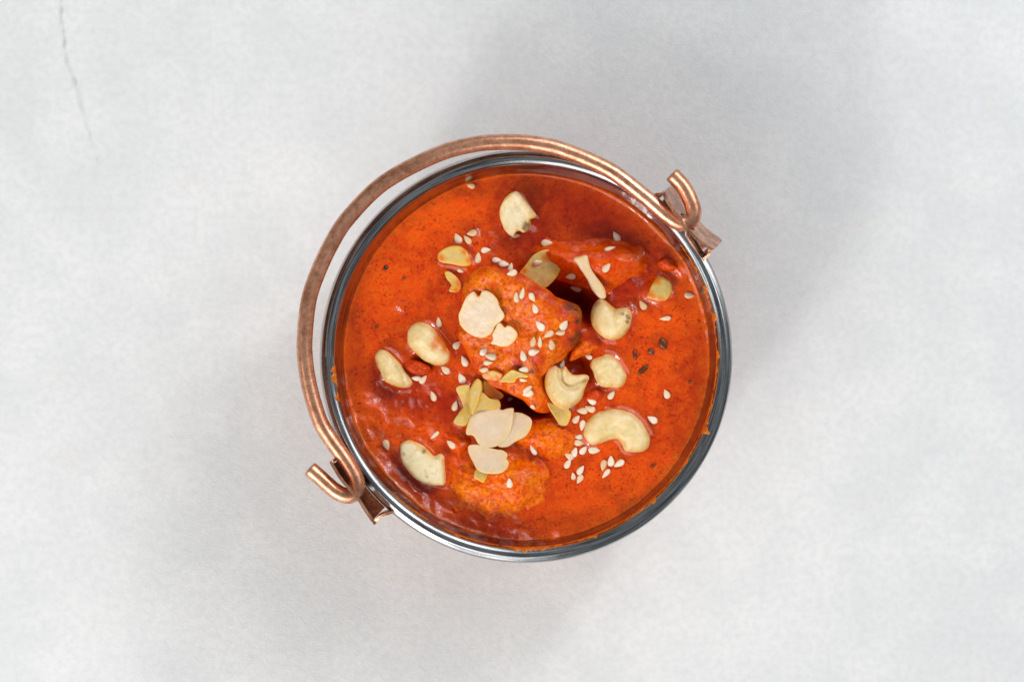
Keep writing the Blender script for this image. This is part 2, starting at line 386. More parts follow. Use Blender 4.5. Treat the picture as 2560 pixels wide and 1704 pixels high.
def bracket(edge_px, hole_px, lean, web_a, web_b, name='bracket'):
    """bent copper sheet standing off the pot: curved face with a hole for the wire and two webs back to the body"""
    ZT, ZL = RIM_Z + 0.0066, RIM_Z - 0.0105
    e = catmull([tuple(at(p, ZT))[:2] for p in edge_px], 41)
    hc = np.array(tuple(at(hole_px, ZB))[:2]); hi = int(np.argmin(np.linalg.norm(e - hc, axis=1)))
    Ls = np.concatenate([[0], np.cumsum(np.linalg.norm(np.diff(e, axis=0), axis=1))])
    uh, vh, rh = Ls[hi], ZT - ZB, 0.0032
    W, H = Ls[-1], ZT - ZL
    rad = e[20] / np.linalg.norm(e[20])
    def surf(u, v_, off=0.0):
        x = np.interp(u, Ls, e[:, 0]); y = np.interp(u, Ls, e[:, 1]); o = lean * v_ + off
        return Vector((x + rad[0] * o, y + rad[1] * o, ZT - v_))
    n = 48; vs_, fs = [], []; T = 0.0009
    ro = 0.0022
    def outer(a):
        dx, dy = math.cos(a), math.sin(a); ts = []
        for (d, lo, hi_, c) in ((dx, 0, W, uh), (dy, 0, H, vh)):
            if d > 1e-9: ts.append((hi_ - c) / d)
            elif d < -1e-9: ts.append((lo - c) / d)
        t = min(ts); u, w = uh + dx * t, vh + dy * t
        # rounded corners
        cu, cw = min(max(u, ro), W - ro), min(max(w, ro), H - ro); l = math.hypot(u - cu, w - cw)
        if l > ro: u, w = cu + (u - cu) * ro / l, cw + (w - cw) * ro / l
        return u, w
    m = 9
    for side in (0, 1):
        for k in range(n):
            a = 2 * math.pi * k / n; ou, ow = outer(a); iu, iw = uh + rh * math.cos(a), vh + rh * math.sin(a)
            for j in range(m):
                t = j / (m - 1); vs_.append(surf(iu + (ou - iu) * t, iw + (ow - iw) * t, -T / 2 + side * T))
    S = n * m
    for k in range(n):
        q = (k + 1) % n
        for j in range(m - 1):
            fs.append((k * m + j, k * m + j + 1, q * m + j + 1, q * m + j)); fs.append((S + k * m + j, S + q * m + j, S + q * m + j + 1, S + k * m + j + 1))
        fs.append((k * m, q * m, S + q * m, S + k * m)); fs.append((k * m + m - 1, S + k * m + m - 1, S + q * m + m - 1, q * m + m - 1))
    for web in (web_a, web_b):
        wp = catmull([tuple(at(p, RIM_Z + 0.002))[:2] for p in web], 12); b0 = len(vs_)
        zt, zl = RIM_Z + 0.0035, RIM_Z - 0.009
        for i in range(12):
            d = wp[min(i + 1, 11)] - wp[max(i - 1, 0)]; d /= np.linalg.norm(d); nn = np.array((-d[1], d[0])) * 0.0004
            t = i / 11
            for (z, sgn) in ((zt - 0.004 * t, 1), (zt - 0.004 * t, -1), (zl, -1), (zl, 1)):
                vs_.append(Vector((wp[i][0] + sgn * nn[0], wp[i][1] + sgn * nn[1], z)))
        for i in range(11):
            for k in range(4):
                j = (k + 1) % 4; fs.append((b0 + i * 4 + k, b0 + i * 4 + j, b0 + i * 4 + 4 + j, b0 + i * 4 + 4 + k))
        fs.append((b0, b0 + 3, b0 + 2, b0 + 1)); x = b0 + 44; fs.append((x, x + 1, x + 2, x + 3))
    b0 = len(vs_); zf = RIM_Z - 0.0085          # folded-in floor of the bracket
    for i in range(2, 39):
        p = surf(Ls[i], ZT - zf, -T / 2); q = Vector((p.x, p.y, 0)).normalized() * 0.0630
        for dz in (0, -0.0007): vs_ += [Vector((p.x, p.y, zf + dz)), Vector((q.x, q.y, zf + dz))]
    for i in range(36):
        a = b0 + i * 4; fs += [(a, a + 4, a + 5, a + 1), (a + 2, a + 3, a + 7, a + 6)]
    o = mesh_obj(name, vs_, fs, M['sheet'], pot, smooth=False)
    return o
bracket([c2(335, 490), c2(420, 640), c2(550, 830), c2(700, 1030), c2(880, 1215), c2(1105, 1365)], c2(690, 975), 0.36,
        [c2(360, 480), c2(330, 515), c2(250, 515), c2(170, 560)], [c2(1060, 1330), c2(1040, 1370), c2(1030, 1430), c2(960, 1500)])
bracket([c3(555, 335), c3(720, 610), c3(880, 800), c3(1010, 950), c3(1150, 1170), c3(1300, 1375)], c3(940, 885), 0.10,
        [c3(600, 345), c3(650, 310), c3(760, 320), c3(860, 360)], [c3(1285, 1330), c3(1330, 1275), c3(1430, 1220), c3(1600, 1180)])

# ------------------------------------------------------------------ outlines of the things in the curry (photo pixels)
OUT = {
 'n1': ('A', [(1985,268),(2060,340),(2140,450),(2212,550),(2190,580),(2150,600),(2140,690),(2080,745),(2020,720),(1985,745),(1960,790),(1910,770),(1850,700),(1805,600),(1790,500),(1820,400),(1890,320)]),
 'n2': ('A', [(1075,1030),(1100,970),(1180,915),(1260,895),(1350,905),(1420,960),(1450,1030),(1465,1110),(1410,1135),(1320,1125),(1220,1105),(1110,1085)]),
 'n3': ('A', [(1160,1200),(1210,1190),(1270,1230),(1340,1310),(1350,1380),(1310,1430),(1250,1430),(1205,1415),(1250,1390),(1230,1330),(1180,1270)]),
 'n4': ('C', [(1600,30),(1690,50),(1770,130),(1800,220),(1850,290),(1850,340),(1800,390),(1745,440),(1710,510),(1640,560),(1560,570),(1470,540),(1370,460),(1330,380),(1328,300),(1370,190),(1410,100),(1480,40),(1515,60),(1545,96),(1568,76)]),
 'n5': ('C', [(1800,400),(1850,450),(1890,430),(1950,460),(2000,530),(1980,590),(1920,650),(1840,675),(1750,655),(1690,635),(1720,590),(1710,540),(1740,470),(1770,410)]),
 'n6': ('B', [(-20,1225),(60,1120),(150,1010),(260,950),(340,945),(420,1000),(470,1090),(465,1170),(420,1260),(360,1330),(240,1410),(130,1370),(40,1290)]),
 'n7': ('B', [(615,1045),(680,1020),(770,1008),(790,1060),(820,1160),(880,1250),(930,1320),(975,1390),(990,1450),(985,1500),(930,1500),(870,1450),(820,1390),(780,1290),(720,1200),(660,1110)]),
 'n8': ('B', [(1600,1250),(1660,1260),(1730,1310),(1755,1380),(1740,1450),(1690,1520),(1620,1540),(1530,1520),(1455,1490),(1490,1420),(1520,1350),(1560,1280)]),
 'n9': ('D', [(920,120),(990,150),(1050,200),(1100,235),(1170,230),(1240,230),(1280,270),(1290,330),(1280,410),(1240,490),(1180,560),(1100,595),(1010,590),(920,540),(850,460),(815,370),(820,280),(850,190)]),
 'n10': ('D', [(990,760),(1080,790),(1150,860),(1190,930),(1230,1010),(1215,1080),(1170,1140),(1080,1145),(980,1140),(900,1110),(865,1040),(840,960),(808,890),(840,820),(930,790)]),
 'n11': ('D', [(420,890),(470,920),(520,900),(560,950),(620,1000),(700,995),(770,1000),(800,1040),(770,1100),(740,1180),(720,1260),(660,1330),(580,1380),(500,1395),(420,1360),(350,1280),(300,1180),(285,1080),(300,980),(350,910)]),
 'n12': ('D', [(300,1270),(340,1310),(400,1340),(480,1360),(560,1380),(590,1450),(570,1530),(540,1580),(470,1585),(430,1540),(380,1460),(330,1370)]),
 'n13': ('F', [(740,330),(770,250),(840,170),(940,120),(1050,97),(1160,105),(1280,140),(1370,210),(1440,300),(1490,400),(1500,480),(1470,560),(1400,600),(1320,600),(1220,590),(1190,550),(1160,490),(1110,450),(1030,460),(950,490),(870,512),(800,500),(750,440),(730,390)]),
 'n14': ('C', [(880,390),(960,410),(1030,460),(1100,550),(1160,640),(1210,730),(1225,800),(1190,860),(1110,890),(1020,880),(930,840),(860,780),(790,710),(740,650),(728,560),(745,470),(800,410)]),
 'n15': ('C', [(430,705),(500,730),(570,790),(640,860),(700,950),(760,1020),(790,1080),(770,1130),(710,1148),(620,1140),(540,1110),(460,1060),(420,960),(380,870),(355,790),(380,730)]),
 'n16': ('E', [(1480,150),(1560,80),(1640,65),(1750,70),(1820,110),(1890,95),(1955,95),(1950,200),(1930,330),(1890,430),(1800,510),(1700,545),(1610,540),(1540,490),(1490,410),(1410,395),(1415,310),(1450,210)]),
 'n17': ('E', [(1930,150),(2040,145),(2130,190),(2170,250),(2150,340),(2090,420),(1990,470),(1900,530),(1800,545),(1750,480),(1820,350),(1870,220)]),
 'n18a': ('C', [(1540,1040),(1590,1080),(1595,1180),(1570,1280),(1530,1390),(1480,1460),(1450,1390),(1435,1280),(1450,1170),(1490,1090)]),
 'n18b': ('C', [(1290,1150),(1370,1115),(1450,1130),(1460,1260),(1480,1430),(1440,1520),(1400,1590),(1300,1575),(1260,1530),(1310,1490),(1370,1440),(1370,1350),(1330,1250)]),
 'n18c': ('C', [(1600,1080),(1650,1070),(1760,1160),(1840,1230),(1800,1280),(1720,1280),(1640,1240),(1610,1200)]),
 'n18d': ('C', [(1590,1200),(1680,1270),(1790,1290),(1800,1390),(1720,1400),(1600,1400),(1520,1430),(1490,1450),(1540,1310)]),
 'n19': ('E', [(1440,520),(1530,510),(1650,540),(1760,565),(1830,575),(1880,610),(1890,640),(1870,670),(1900,720),(1880,790),(1800,845),(1700,850),(1600,835),(1530,790),(1490,710),(1450,640),(1430,570)]),
 'n20': ('E', [(1520,800),(1600,790),(1665,830),(1640,910),(1600,950),(1550,920),(1500,890)]),
 'n21': ('E', [(740,460),(830,480),(920,530),(980,580),(1040,640),(1110,620),(1155,650),(1160,740),(1170,860),(1165,970),(1070,980),(960,970),(870,930),(790,870),(720,780),(660,680),(645,590),(650,510)]),
 'n22': ('C', [(1790,1075),(1840,1010),(1900,960),(1950,940),(2030,970),(2110,1000),(2110,1030),(2030,1030),(1990,1040),(1960,1085),(1870,1085)]),
 'n23': ('C', [(1600,980),(1700,950),(1780,970),(1830,1000),(1790,1060),(1700,1060),(1610,1040)]),
}
def outline_px(k):
    c, pts = OUT[k]; return np.array([px(c, x, y) for x, y in pts])
ZS = RIM_Z - 0.0098       # level of the gravy
def to_xy(P, z): return np.array([tuple(at(p, z))[:2] for p in P])

# ------------------------------------------------------------------ gravy surface (height field)
NR, NA = 190, 520
FEAT = [  # (x, y, rx, ry, angle, height mm)
 (1415, 738, 80, 34, 22, -15.0), (1465, 765, 36, 32, 0, -8.0), (1290, 1008, 50, 28, 8, -13.0), (1340, 1020, 40, 24, 10, -6.0), (1442, 920, 34, 30, 0, -4.5),
 (1490, 560, 120, 60, 30, -1.6), (1345, 545, 60, 40, 0, -1.4), (955, 985, 40, 30, 30, -2.2), (1035, 985, 50, 30, 20, -1.4), (1055, 905, 34, 20, 0, -1.8),
 (930, 1065, 36, 14, 25, 1.0), (1010, 1045, 30, 12, 15, 0.9), (915, 1100, 14, 50, -25, 0.6), (1085, 1070, 60, 40, 20, 1.0), (1035, 1195, 80, 26, 40, -0.7),
 (1570, 700, 26, 22, 0, 1.0), (1700, 660, 40, 26, 40, 1.2), (1655, 730, 40, 40, 0, 0.8), (1180, 590, 60, 26, 20, 0.9), (1225, 615, 40, 20, 30, -0.9),
 (1100, 880, 30, 18, 20, 1.0), (1330, 1250, 110, 60, 10, 0.8), (1630, 945, 60, 50, 0, 0.5), (1000, 640, 90, 60, 0, 0.6)]
rng = np.random.RandomState(3)
def smooth01(x): x = np.clip(x, 0, 1); return x * x * (3 - 2 * x)
rad_t = 1 - (1 - np.linspace(0, 1, NR)) ** 1.12
rr = rad_t * (RW - 0.00005)
aa = np.linspace(0, 2 * math.pi, NA, endpoint=False)
RR, AA = np.meshgrid(rr, aa, indexing='ij')
X = (RR * np.cos(AA)).ravel(); Y = (RR * np.sin(AA)).ravel(); RRf = RR.ravel(); AAf = AA.ravel()
XY = np.stack([X, Y], 1)
Zh = np.zeros(len(X)); lumpy = np.full(len(X), 0.12); oil_shade = np.zeros(len(X))
for (fx, fy, rx, ry, ang, h) in FEAT:
    c = at((fx, fy), ZS); s = (CAM.z - ZS) * 36.0 / LENS / 2560
    a = R(-ang); dx, dy = X - c.x, Y - c.y
    u = (dx * math.cos(a) + dy * math.sin(a)) / (rx * s); w = (-dx * math.sin(a) + dy * math.cos(a)) / (ry * s)
    Zh += h * MM * np.exp(-(u * u + w * w))
def region(cx, cy, rx, ry, ang=0):
    c = at((cx, cy), ZS); s = (CAM.z - ZS) * 36.0 / LENS / 2560; a = R(-ang); dx, dy = X - c.x, Y - c.y
    u = (dx * math.cos(a) + dy * math.sin(a)) / (rx * s); w = (-dx * math.sin(a) + dy * math.cos(a)) / (ry * s)
    return np.exp(-(u * u + w * w) ** 1.5)
for a in [(980, 1040, 130, 90, 20), (1080, 930, 120, 60, 20), (1240, 1180, 150, 130, 0), (1640, 690, 70, 80, 0), (1480, 960, 80, 80, 0), (1560, 800, 60, 60, 0), (1210, 610, 90, 50, 0), (930, 1090, 60, 120, -25), (1060, 1270, 120, 50, 38), (1280, 1330, 200, 30, 8), (1000, 760, 40, 40, 0)]:
    lumpy = np.maximum(lumpy, 1.0 * region(*a))
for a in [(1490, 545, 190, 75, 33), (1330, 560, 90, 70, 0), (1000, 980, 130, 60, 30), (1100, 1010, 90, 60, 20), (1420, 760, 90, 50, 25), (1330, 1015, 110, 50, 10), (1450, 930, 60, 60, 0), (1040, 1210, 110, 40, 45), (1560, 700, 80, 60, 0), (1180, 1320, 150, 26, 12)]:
    oil_shade = np.maximum(oil_shade, 0.85 * region(*a))  # dark red oil tone, also paints shade into hollows and the shadowed pool
# undulation and granular relief
for i in range(len(X)):
    x, y = X[i], Y[i]
    Zh[i] += 0.00055 * nz(x, y, 0.3, 55) + 0.00025 * nz(x, y, 0.7, 150)
    if lumpy[i] > 0.2: Zh[i] += lumpy[i] * (0.0009 * nz(x, y, 0.1, 210) + 0.0008 * (0.35 - abs(nz(x, y, 0.9, 250))) + 0.00012 * nz(x, y, 0.5, 560))
# meniscus: gravy drawn up around each nut that touches it
for k in ('n1','n2','n8','n9','n10','n12','n13','n14','n15','n18b','n21','n20'):
    P = catmull(to_xy(outline_px(k), ZS), 44, True); d = seg_dist(XY, P); ins = inside(XY, P)
    sgn = np.where(ins, -d, d)
    Zh += 0.0007 * np.exp(-np.maximum(sgn, 0) / 0.0010) * smooth01((sgn + 0.004) / 0.004) - 0.00018 * np.exp(-((sgn - 0.0022) / 0.0014) ** 2)
# climb at the wall: low on the upper left, splashed high on the lower right
def ang_amp(a):
    d = np.degrees(a) % 360
    base = np.interp(d, [0, 20, 40, 70, 100, 140, 180, 205, 225, 245, 262, 275, 290, 310, 335, 360], [7.0, 7.2, 5.2, 1.8, 0.8, 0.6, 1.0, 2.2, 3.6, 5.6, 7.0, 7.8, 7.0, 6.4, 6.2, 7.0])
    return base
amp = ang_amp(AAf)
rag = np.array([noise.noise(Vector((math.cos(a) * 6, math.sin(a) * 6, 0))) * 0.8 + noise.noise(Vector((math.cos(a) * 17, math.sin(a) * 17, 4))) * 0.7 + noise.noise(Vector((math.cos(a) * 45, math.sin(a) * 45, 9))) * 0.45 for a in aa])
ragf = np.tile(rag, NR)
edge_d = (RW - RRf)
climb = amp * MM * (0.28 * np.exp(-edge_d / 0.0021) + 0.72 * np.exp(-edge_d / 0.0004)) * (1 + 0.55 * ragf * np.exp(-edge_d / 0.0015))
climb = np.minimum(climb, RIM_Z - 0.0020 - ZS)
Zh += climb
# ledge just inside the lower wall
led = np.interp(np.degrees(AAf) % 360, [190, 215, 240, 280, 310, 330], [0, 0.9, 1.0, 1.0, 0.6, 0])
Zh -= 0.0003 * led * np.exp(-((edge_d - 0.0050) / 0.0014) ** 2)
edge_m = np.clip(np.exp(-edge_d / 0.0013) * np.clip(amp / 4.0, 0.3, 1.0), 0, 1)
# conform the edge to the sloping wall
zedge = np.tile((ZS + Zh).reshape(NR, NA)[-1], NR)
re_ = wall_r(RIM_Z - zedge) + 0.0001
k_ = 1 - (1 - re_ / RRf.max()) * smooth01(RRf / RRf.max())
X = X * k_; Y = Y * k_
verts = [(X[i], Y[i], ZS + Zh[i]) for i in range(len(X))]
faces = []
for i in range(NR - 1):
    for j in range(NA):
        q = (j + 1) % NA
        if i == 0:
            faces.append((0, NA + j, NA + q))
        else:
            faces.append((i * NA + j, (i + 1) * NA + j, (i + 1) * NA + q, i * NA + q))
sauce = mesh_obj('curry_gravy', verts, faces, M['sauce'], masks=np.stack([edge_m, oil_shade, lumpy], 1))
tag(sauce, 'speckled orange-red curry gravy filling the steel-rimmed pail', 'gravy')

def rim_point(phi, a, off):     # a: angle round the roll, 180 = inner side, 90 = top
    return Vector(((RC + (RT + off) * math.cos(a)) * math.cos(phi), (RC + (RT + off) * math.cos(a)) * math.sin(phi), RIM_Z - RT + (RT + off) * math.sin(a)))
def smear(phi0, dphi, a0, da, seed):
    vs_, fs = [], []; nu, nv = 40, 8
    for i in range(nu + 1):
        t = i / nu; ph = R(phi0 + dphi * (t - 0.5)); env = math.sin(math.pi * t) ** 0.6
        top = env * (0.55 + 0.75 * noise.noise(Vector((ph * 22, seed, 0))) + 0.35 * noise.noise(Vector((ph * 55, seed, 3))))
        top = max(top, 0.02)
        for j in range(nv + 1):
            u = j / nv; a = R(a0 - da * top * u); th = 0.00022 * math.sqrt(max(0, 1 - u * u)) * min(1, env * 2) * (1 + 0.9 * noise.noise(Vector((ph * 90, u * 4, seed)))) - 0.00003
            vs_.append(rim_point(ph, a, th))
    for i in range(nu):
        for j in range(nv): fs.append((i * (nv + 1) + j, i * (nv + 1) + j + 1, (i + 1) * (nv + 1) + j + 1, (i + 1) * (nv + 1) + j))
    m = np.zeros((len(vs_), 3), dtype=np.float32); m[:, 0] = 0.9; m[:, 2] = 0.5
    mesh_obj('gravy_smear', vs_, fs, M['sauce'], sauce, masks=m)
for q in [(272, 20, 195, 120, 1), (290, 20, 195, 80, 2), (308, 22, 195, 75, 3), (326, 18, 195, 70, 4), (342, 16, 195, 85, 5), (358, 18, 195, 80, 6), (12, 12, 195, 90, 7), (20, 5, 190, 120, 12), (252, 22, 195, 60, 8), (186, 7, 160, 75, 9), (338, 4, 180, 120, 10), (192, 3, 150, 70, 11), (232, 16, 195, 50, 13), (30, 14, 195, 50, 14)]:
    smear(*q)

BVH = []       # (name, tree)
def add_bvh(key, verts, faces): BVH.append((key, BVHTree.FromPolygons([tuple(v) for v in verts], faces)))
add_bvh('gravy', verts, faces)
def hit(p, keys=None):
    best = None; d = ray(p).normalized()
    for k, t in BVH:
        if keys and k not in keys: continue
        loc, nor, idx, dist = t.ray_cast(CAM, d)
        if loc is not None and (best is None or dist < best[2]): best = (loc, nor, dist, k)
    return best

# ------------------------------------------------------------------ pillow-shaped solids from an outline
SC = [1, .985, .965, .94, .905, .86, .80, .73, .65, .56, .46, .36, .26, .17, .08]
def pillow(P, top, bot, re, n, hf=None, ngrid=SC):
    """P: closed outline (local xy); returns verts, faces, edge distance.  Top and bottom rounded over re."""
    poly = catmull(P, n, True); c = poly.mean(axis=0)
    pts = np.vstack([c + (poly - c) * s for s in ngrid] + [c[None]])
    d = seg_dist(pts, poly); d[:n] = 0
    pf = np.sqrt(np.clip(1 - (1 - np.clip(d / re, 0, 1)) ** 2, 0, 1))
    zt = top * pf if np.isscalar(top) else top(pts, d, pf)
    zb = -bot * pf if np.isscalar(bot) else bot(pts, d, pf)
    m = len(ngrid); vs_ = [(pts[i][0], pts[i][1], zt[i]) for i in range(len(pts))]
    off = len(vs_) - n
    vs_ += [(pts[i][0], pts[i][1], zb[i]) for i in range(n, len(pts))]
    fs = []
    last = m * n
    for k in range(m - 1):
        for j in range(n):
            q = (j + 1) % n
            a, b, c_, d_ = k * n + j, k * n + q, (k + 1) * n + q, (k + 1) * n + j
            fs.append((a, b, c_, d_))
            a2, b2 = (a, b) if k == 0 else (a + off, b + off)
            fs.append((b2, a2, d_ + off, c_ + off))
    for j in range(n):
        q = (j + 1) % n; a, b = (m - 1) * n + j, (m - 1) * n + q
        fs.append((a, b, last)); fs.append((b + off, a + off, last + off))
    dd = np.concatenate([d, d[n:]])
    return np.array(vs_), fs, dd
def signed_area(P): return 0.5 * np.sum(P[:, 0] * np.roll(P[:, 1], -1) - np.roll(P[:, 0], -1) * P[:, 1])

# ------------------------------------------------------------------ chicken pieces
def chunk(name, label, outl, Hf, mat, re, kz=0.5, depth=0.008, amp=0.0007, red=None, char=None, n=150, cat='chicken', group='chicken pieces in the curry', zref=ZS, soft=False, coat=0.0032):
    P = np.array([tuple(at(p, zref + 0.003))[:2] for p in outl])
    if signed_area(P) < 0: P = P[::-1]
    c = P.mean(axis=0); L = P - c
    ring = [1, .99, .975, .955, .93, .90, .865, .825, .78, .73, .68, .62, .56, .50, .44, .38, .32, .26, .20, .14, .07]
    def top(pts, d, pf):
        Hh = np.array([Hf(*(p + c)) for p in pts]); zo = kz * np.maximum(Hh - 0.004, 0) - 0.0004
        if soft:
            q = smooth01(d / re); return -0.0016 + (Hh + 0.0016) * (0.75 * q + 0.25 * pf)
        return zo + (Hh - zo) * pf
    poly = catmull(L, n, True)
    def bot(pts, d, pf):
        Hh = np.array([Hf(*(p + c)) for p in pts]); zo = kz * np.maximum(Hh - 0.004, 0) - 0.0004
        if soft: return -0.0016 - depth * pf
        return zo - (zo + depth) * np.clip(pf * 1.1, 0, 1)
    V, F, dd = pillow(L, top, bot, re, n, ngrid=ring)
    for i in range(len(V)):
        x, y, z = V[i] + np.array((c[0], c[1], zref))
        k = amp
        nx = nz(x, y, z, 170) ; ny = nz(x + 3, y, z, 170); n3 = nz(x, y + 5, z, 300) ; n4 = nz(x, y, z + 2, 800)
        V[i] += np.array((nx * k, ny * k, n3 * k * 0.9 + n4 * k * 0.35 + abs(nz(x, y, z, 430)) * k * 0.7))
    W = V + np.array((c[0], c[1], zref))
    masks = np.zeros((len(V), 3), dtype=np.float32)
    s = (CAM.z - zref) * 36.0 / LENS / 2560
    for lst, col in ((red, 0), (char, 1)):
        for (fx, fy, r) in (lst or []):
            q = at((fx, fy), zref + 0.006); masks[:, col] = np.maximum(masks[:, col], np.exp(-(((W[:, 0] - q.x) ** 2 + (W[:, 1] - q.y) ** 2) / (r * s) ** 2) ** 1.3))
    masks[:, 2] = np.exp(-dd / coat) if soft else np.exp(-np.maximum(V[:, 2], 0) / 0.0022)
    o = mesh_obj(name, V, F, mat, masks=masks); o.location = (c[0], c[1], zref)
    tag(o, label, cat, group)
    add_bvh(name + str(len(BVH)), W, F)
    return o
def plane_h(p0, h0, p1, h1):
    a, b = at(p0, ZS), at(p1, ZS); d = np.array((b.x - a.x, b.y - a.y)); l = np.linalg.norm(d); d /= l
    return lambda x, y: (h0 + (h1 - h0) * np.clip(((x - a.x) * d[0] + (y - a.y) * d[1]) / l, -0.3, 1.1)) * MM
FV = 1.0866
def fv(*pts): return [(x * FV, y * FV) for x, y in pts]
h1 = plane_h((1180, 930), 1.5, (1400, 730), 15.5)
h1b = plane_h((1330, 1000), 1.0, (1240, 760), 14.0)
chunk('chicken_chunk', 'large grilled chicken chunk with charred corner, sesame and almond slices on top',
      fv((1085, 628), (1120, 615), (1165, 618), (1200, 630), (1240, 655), (1270, 677), (1300, 692), (1330, 710), (1342, 740), (1340, 775), (1312, 805), (1295, 830), (1268, 845), (1252, 870), (1268, 905), (1262, 945), (1225, 940), (1195, 915), (1160, 905), (1125, 885), (1100, 855), (1075, 820), (1060, 780), (1055, 730), (1062, 670)),
      lambda x, y: min(h1(x, y), h1b(x, y) + 0.002) + 0.0012 * nz(x, y, 0, 90), M['meat'], 0.0042, kz=0.72, depth=0.009, amp=0.0012,
      red=[(1262, 668, 20), (1300, 690, 20), (1340, 728, 24), (1375, 752, 22), (1410, 775, 24), (1440, 815, 26), (1420, 850, 24), (1300, 905, 20), (1340, 895, 22)],
      char=[(1425, 765, 17), (1440, 775, 15), (1450, 835, 15), (1438, 852, 18), (1300, 918, 9), (1330, 925, 8), (1445, 800, 12)], n=200)
h2 = plane_h((1340, 745), 4.4, (1560, 600), 5.6)
chunk('chicken_chunk', 'long smooth chicken chunk coated in gravy behind the almond sliver',
      fv((1218, 592), (1224, 556), (1262, 540), (1310, 546), (1360, 546), (1410, 548), (1462, 556), (1494, 574), (1496, 615), (1470, 645), (1440, 662), (1410, 672), (1385, 676), (1350, 664), (1310, 652), (1280, 640), (1250, 626)),
      lambda x, y: h2(x, y) + 0.0014 * nz(x, y, 0, 75), M['wetmeat'], 0.0072, kz=0.05, depth=0.007, amp=0.0006, n=150, soft=True, coat=0.0022)
h3 = plane_h((1180, 1290), 2.6, (1300, 1150), 8.4)
chunk('chicken_chunk', 'bright orange chicken chunk below the pair of almond slices, glossy lower slope',
      fv((1020, 1090), (1055, 1062), (1100, 1040), (1140, 1028), (1190, 1036), (1240, 1048), (1270, 1072), (1276, 1110), (1268, 1150), (1240, 1182), (1200, 1205), (1150, 1212), (1110, 1218), (1080, 1195), (1040, 1175), (1018, 1130)),
      lambda x, y: h3(x, y) + 0.0012 * nz(x, y, 3, 90), M['brightmeat'], 0.0105, kz=0.12, depth=0.007, amp=0.0013, n=160, soft=True, coat=0.0030)
chunk('chicken_chunk', 'low orange chicken lump between the almond slices and the whole curved cashew',
      fv((1170, 1000), (1215, 970), (1265, 962), (1310, 975), (1335, 1000), (1330, 1035), (1305, 1065), (1270, 1072), (1230, 1058), (1190, 1040)),
      lambda x, y: 0.0038 + 0.0010 * nz(x, y, 7, 100), M['brightmeat'], 0.0060, kz=0.1, depth=0.006, amp=0.0009, n=140, soft=True)
chunk('chicken_chunk', 'gravy-covered chicken lump above the broken cashew piece by the pail bracket',
      fv((935, 985), (985, 960), (1040, 985), (1085, 1005), (1088, 1035), (1055, 1065), (1030, 1050), (1000, 1015), (955, 1008)),
      lambda x, y: 0.0022 + 0.0010 * nz(x, y, 9, 110), M['wetmeat'], 0.0052, kz=0.05, depth=0.005, amp=0.0009, n=120, soft=True)
for lab, pts, h, mt in [
    ('small dark red tomato shred between the two plump cashew halves', [(928, 835), (945, 826), (968, 830), (990, 842), (988, 856), (960, 862), (940, 855)], 0.0028, 'tomato'),
    ('small orange gravy lump by the rim next to the half-sunk almond slice', [(1515, 600), (1530, 588), (1552, 600), (1566, 616), (1550, 624), (1528, 618)], 0.0022, 'wetmeat'),
    ('brown-orange bit of chicken trailing from the charred corner of the large chunk', [(1318, 800), (1340, 782), (1362, 790), (1378, 802), (1360, 815), (1335, 822), (1310, 830)], 0.0030, 'meat'),
    ('small red tomato shred between the squarish cashew piece and the whole cashew', [(1345, 905), (1372, 895), (1388, 906), (1380, 922), (1352, 925)], 0.0024, 'tomato')]:
    chunk('curry_morsel', lab, fv(*pts), lambda x, y, h=h: h, M[mt], 0.0018, kz=0.1, depth=0.004, amp=0.0006, n=48, cat='morsel', group='small morsels in the gravy')

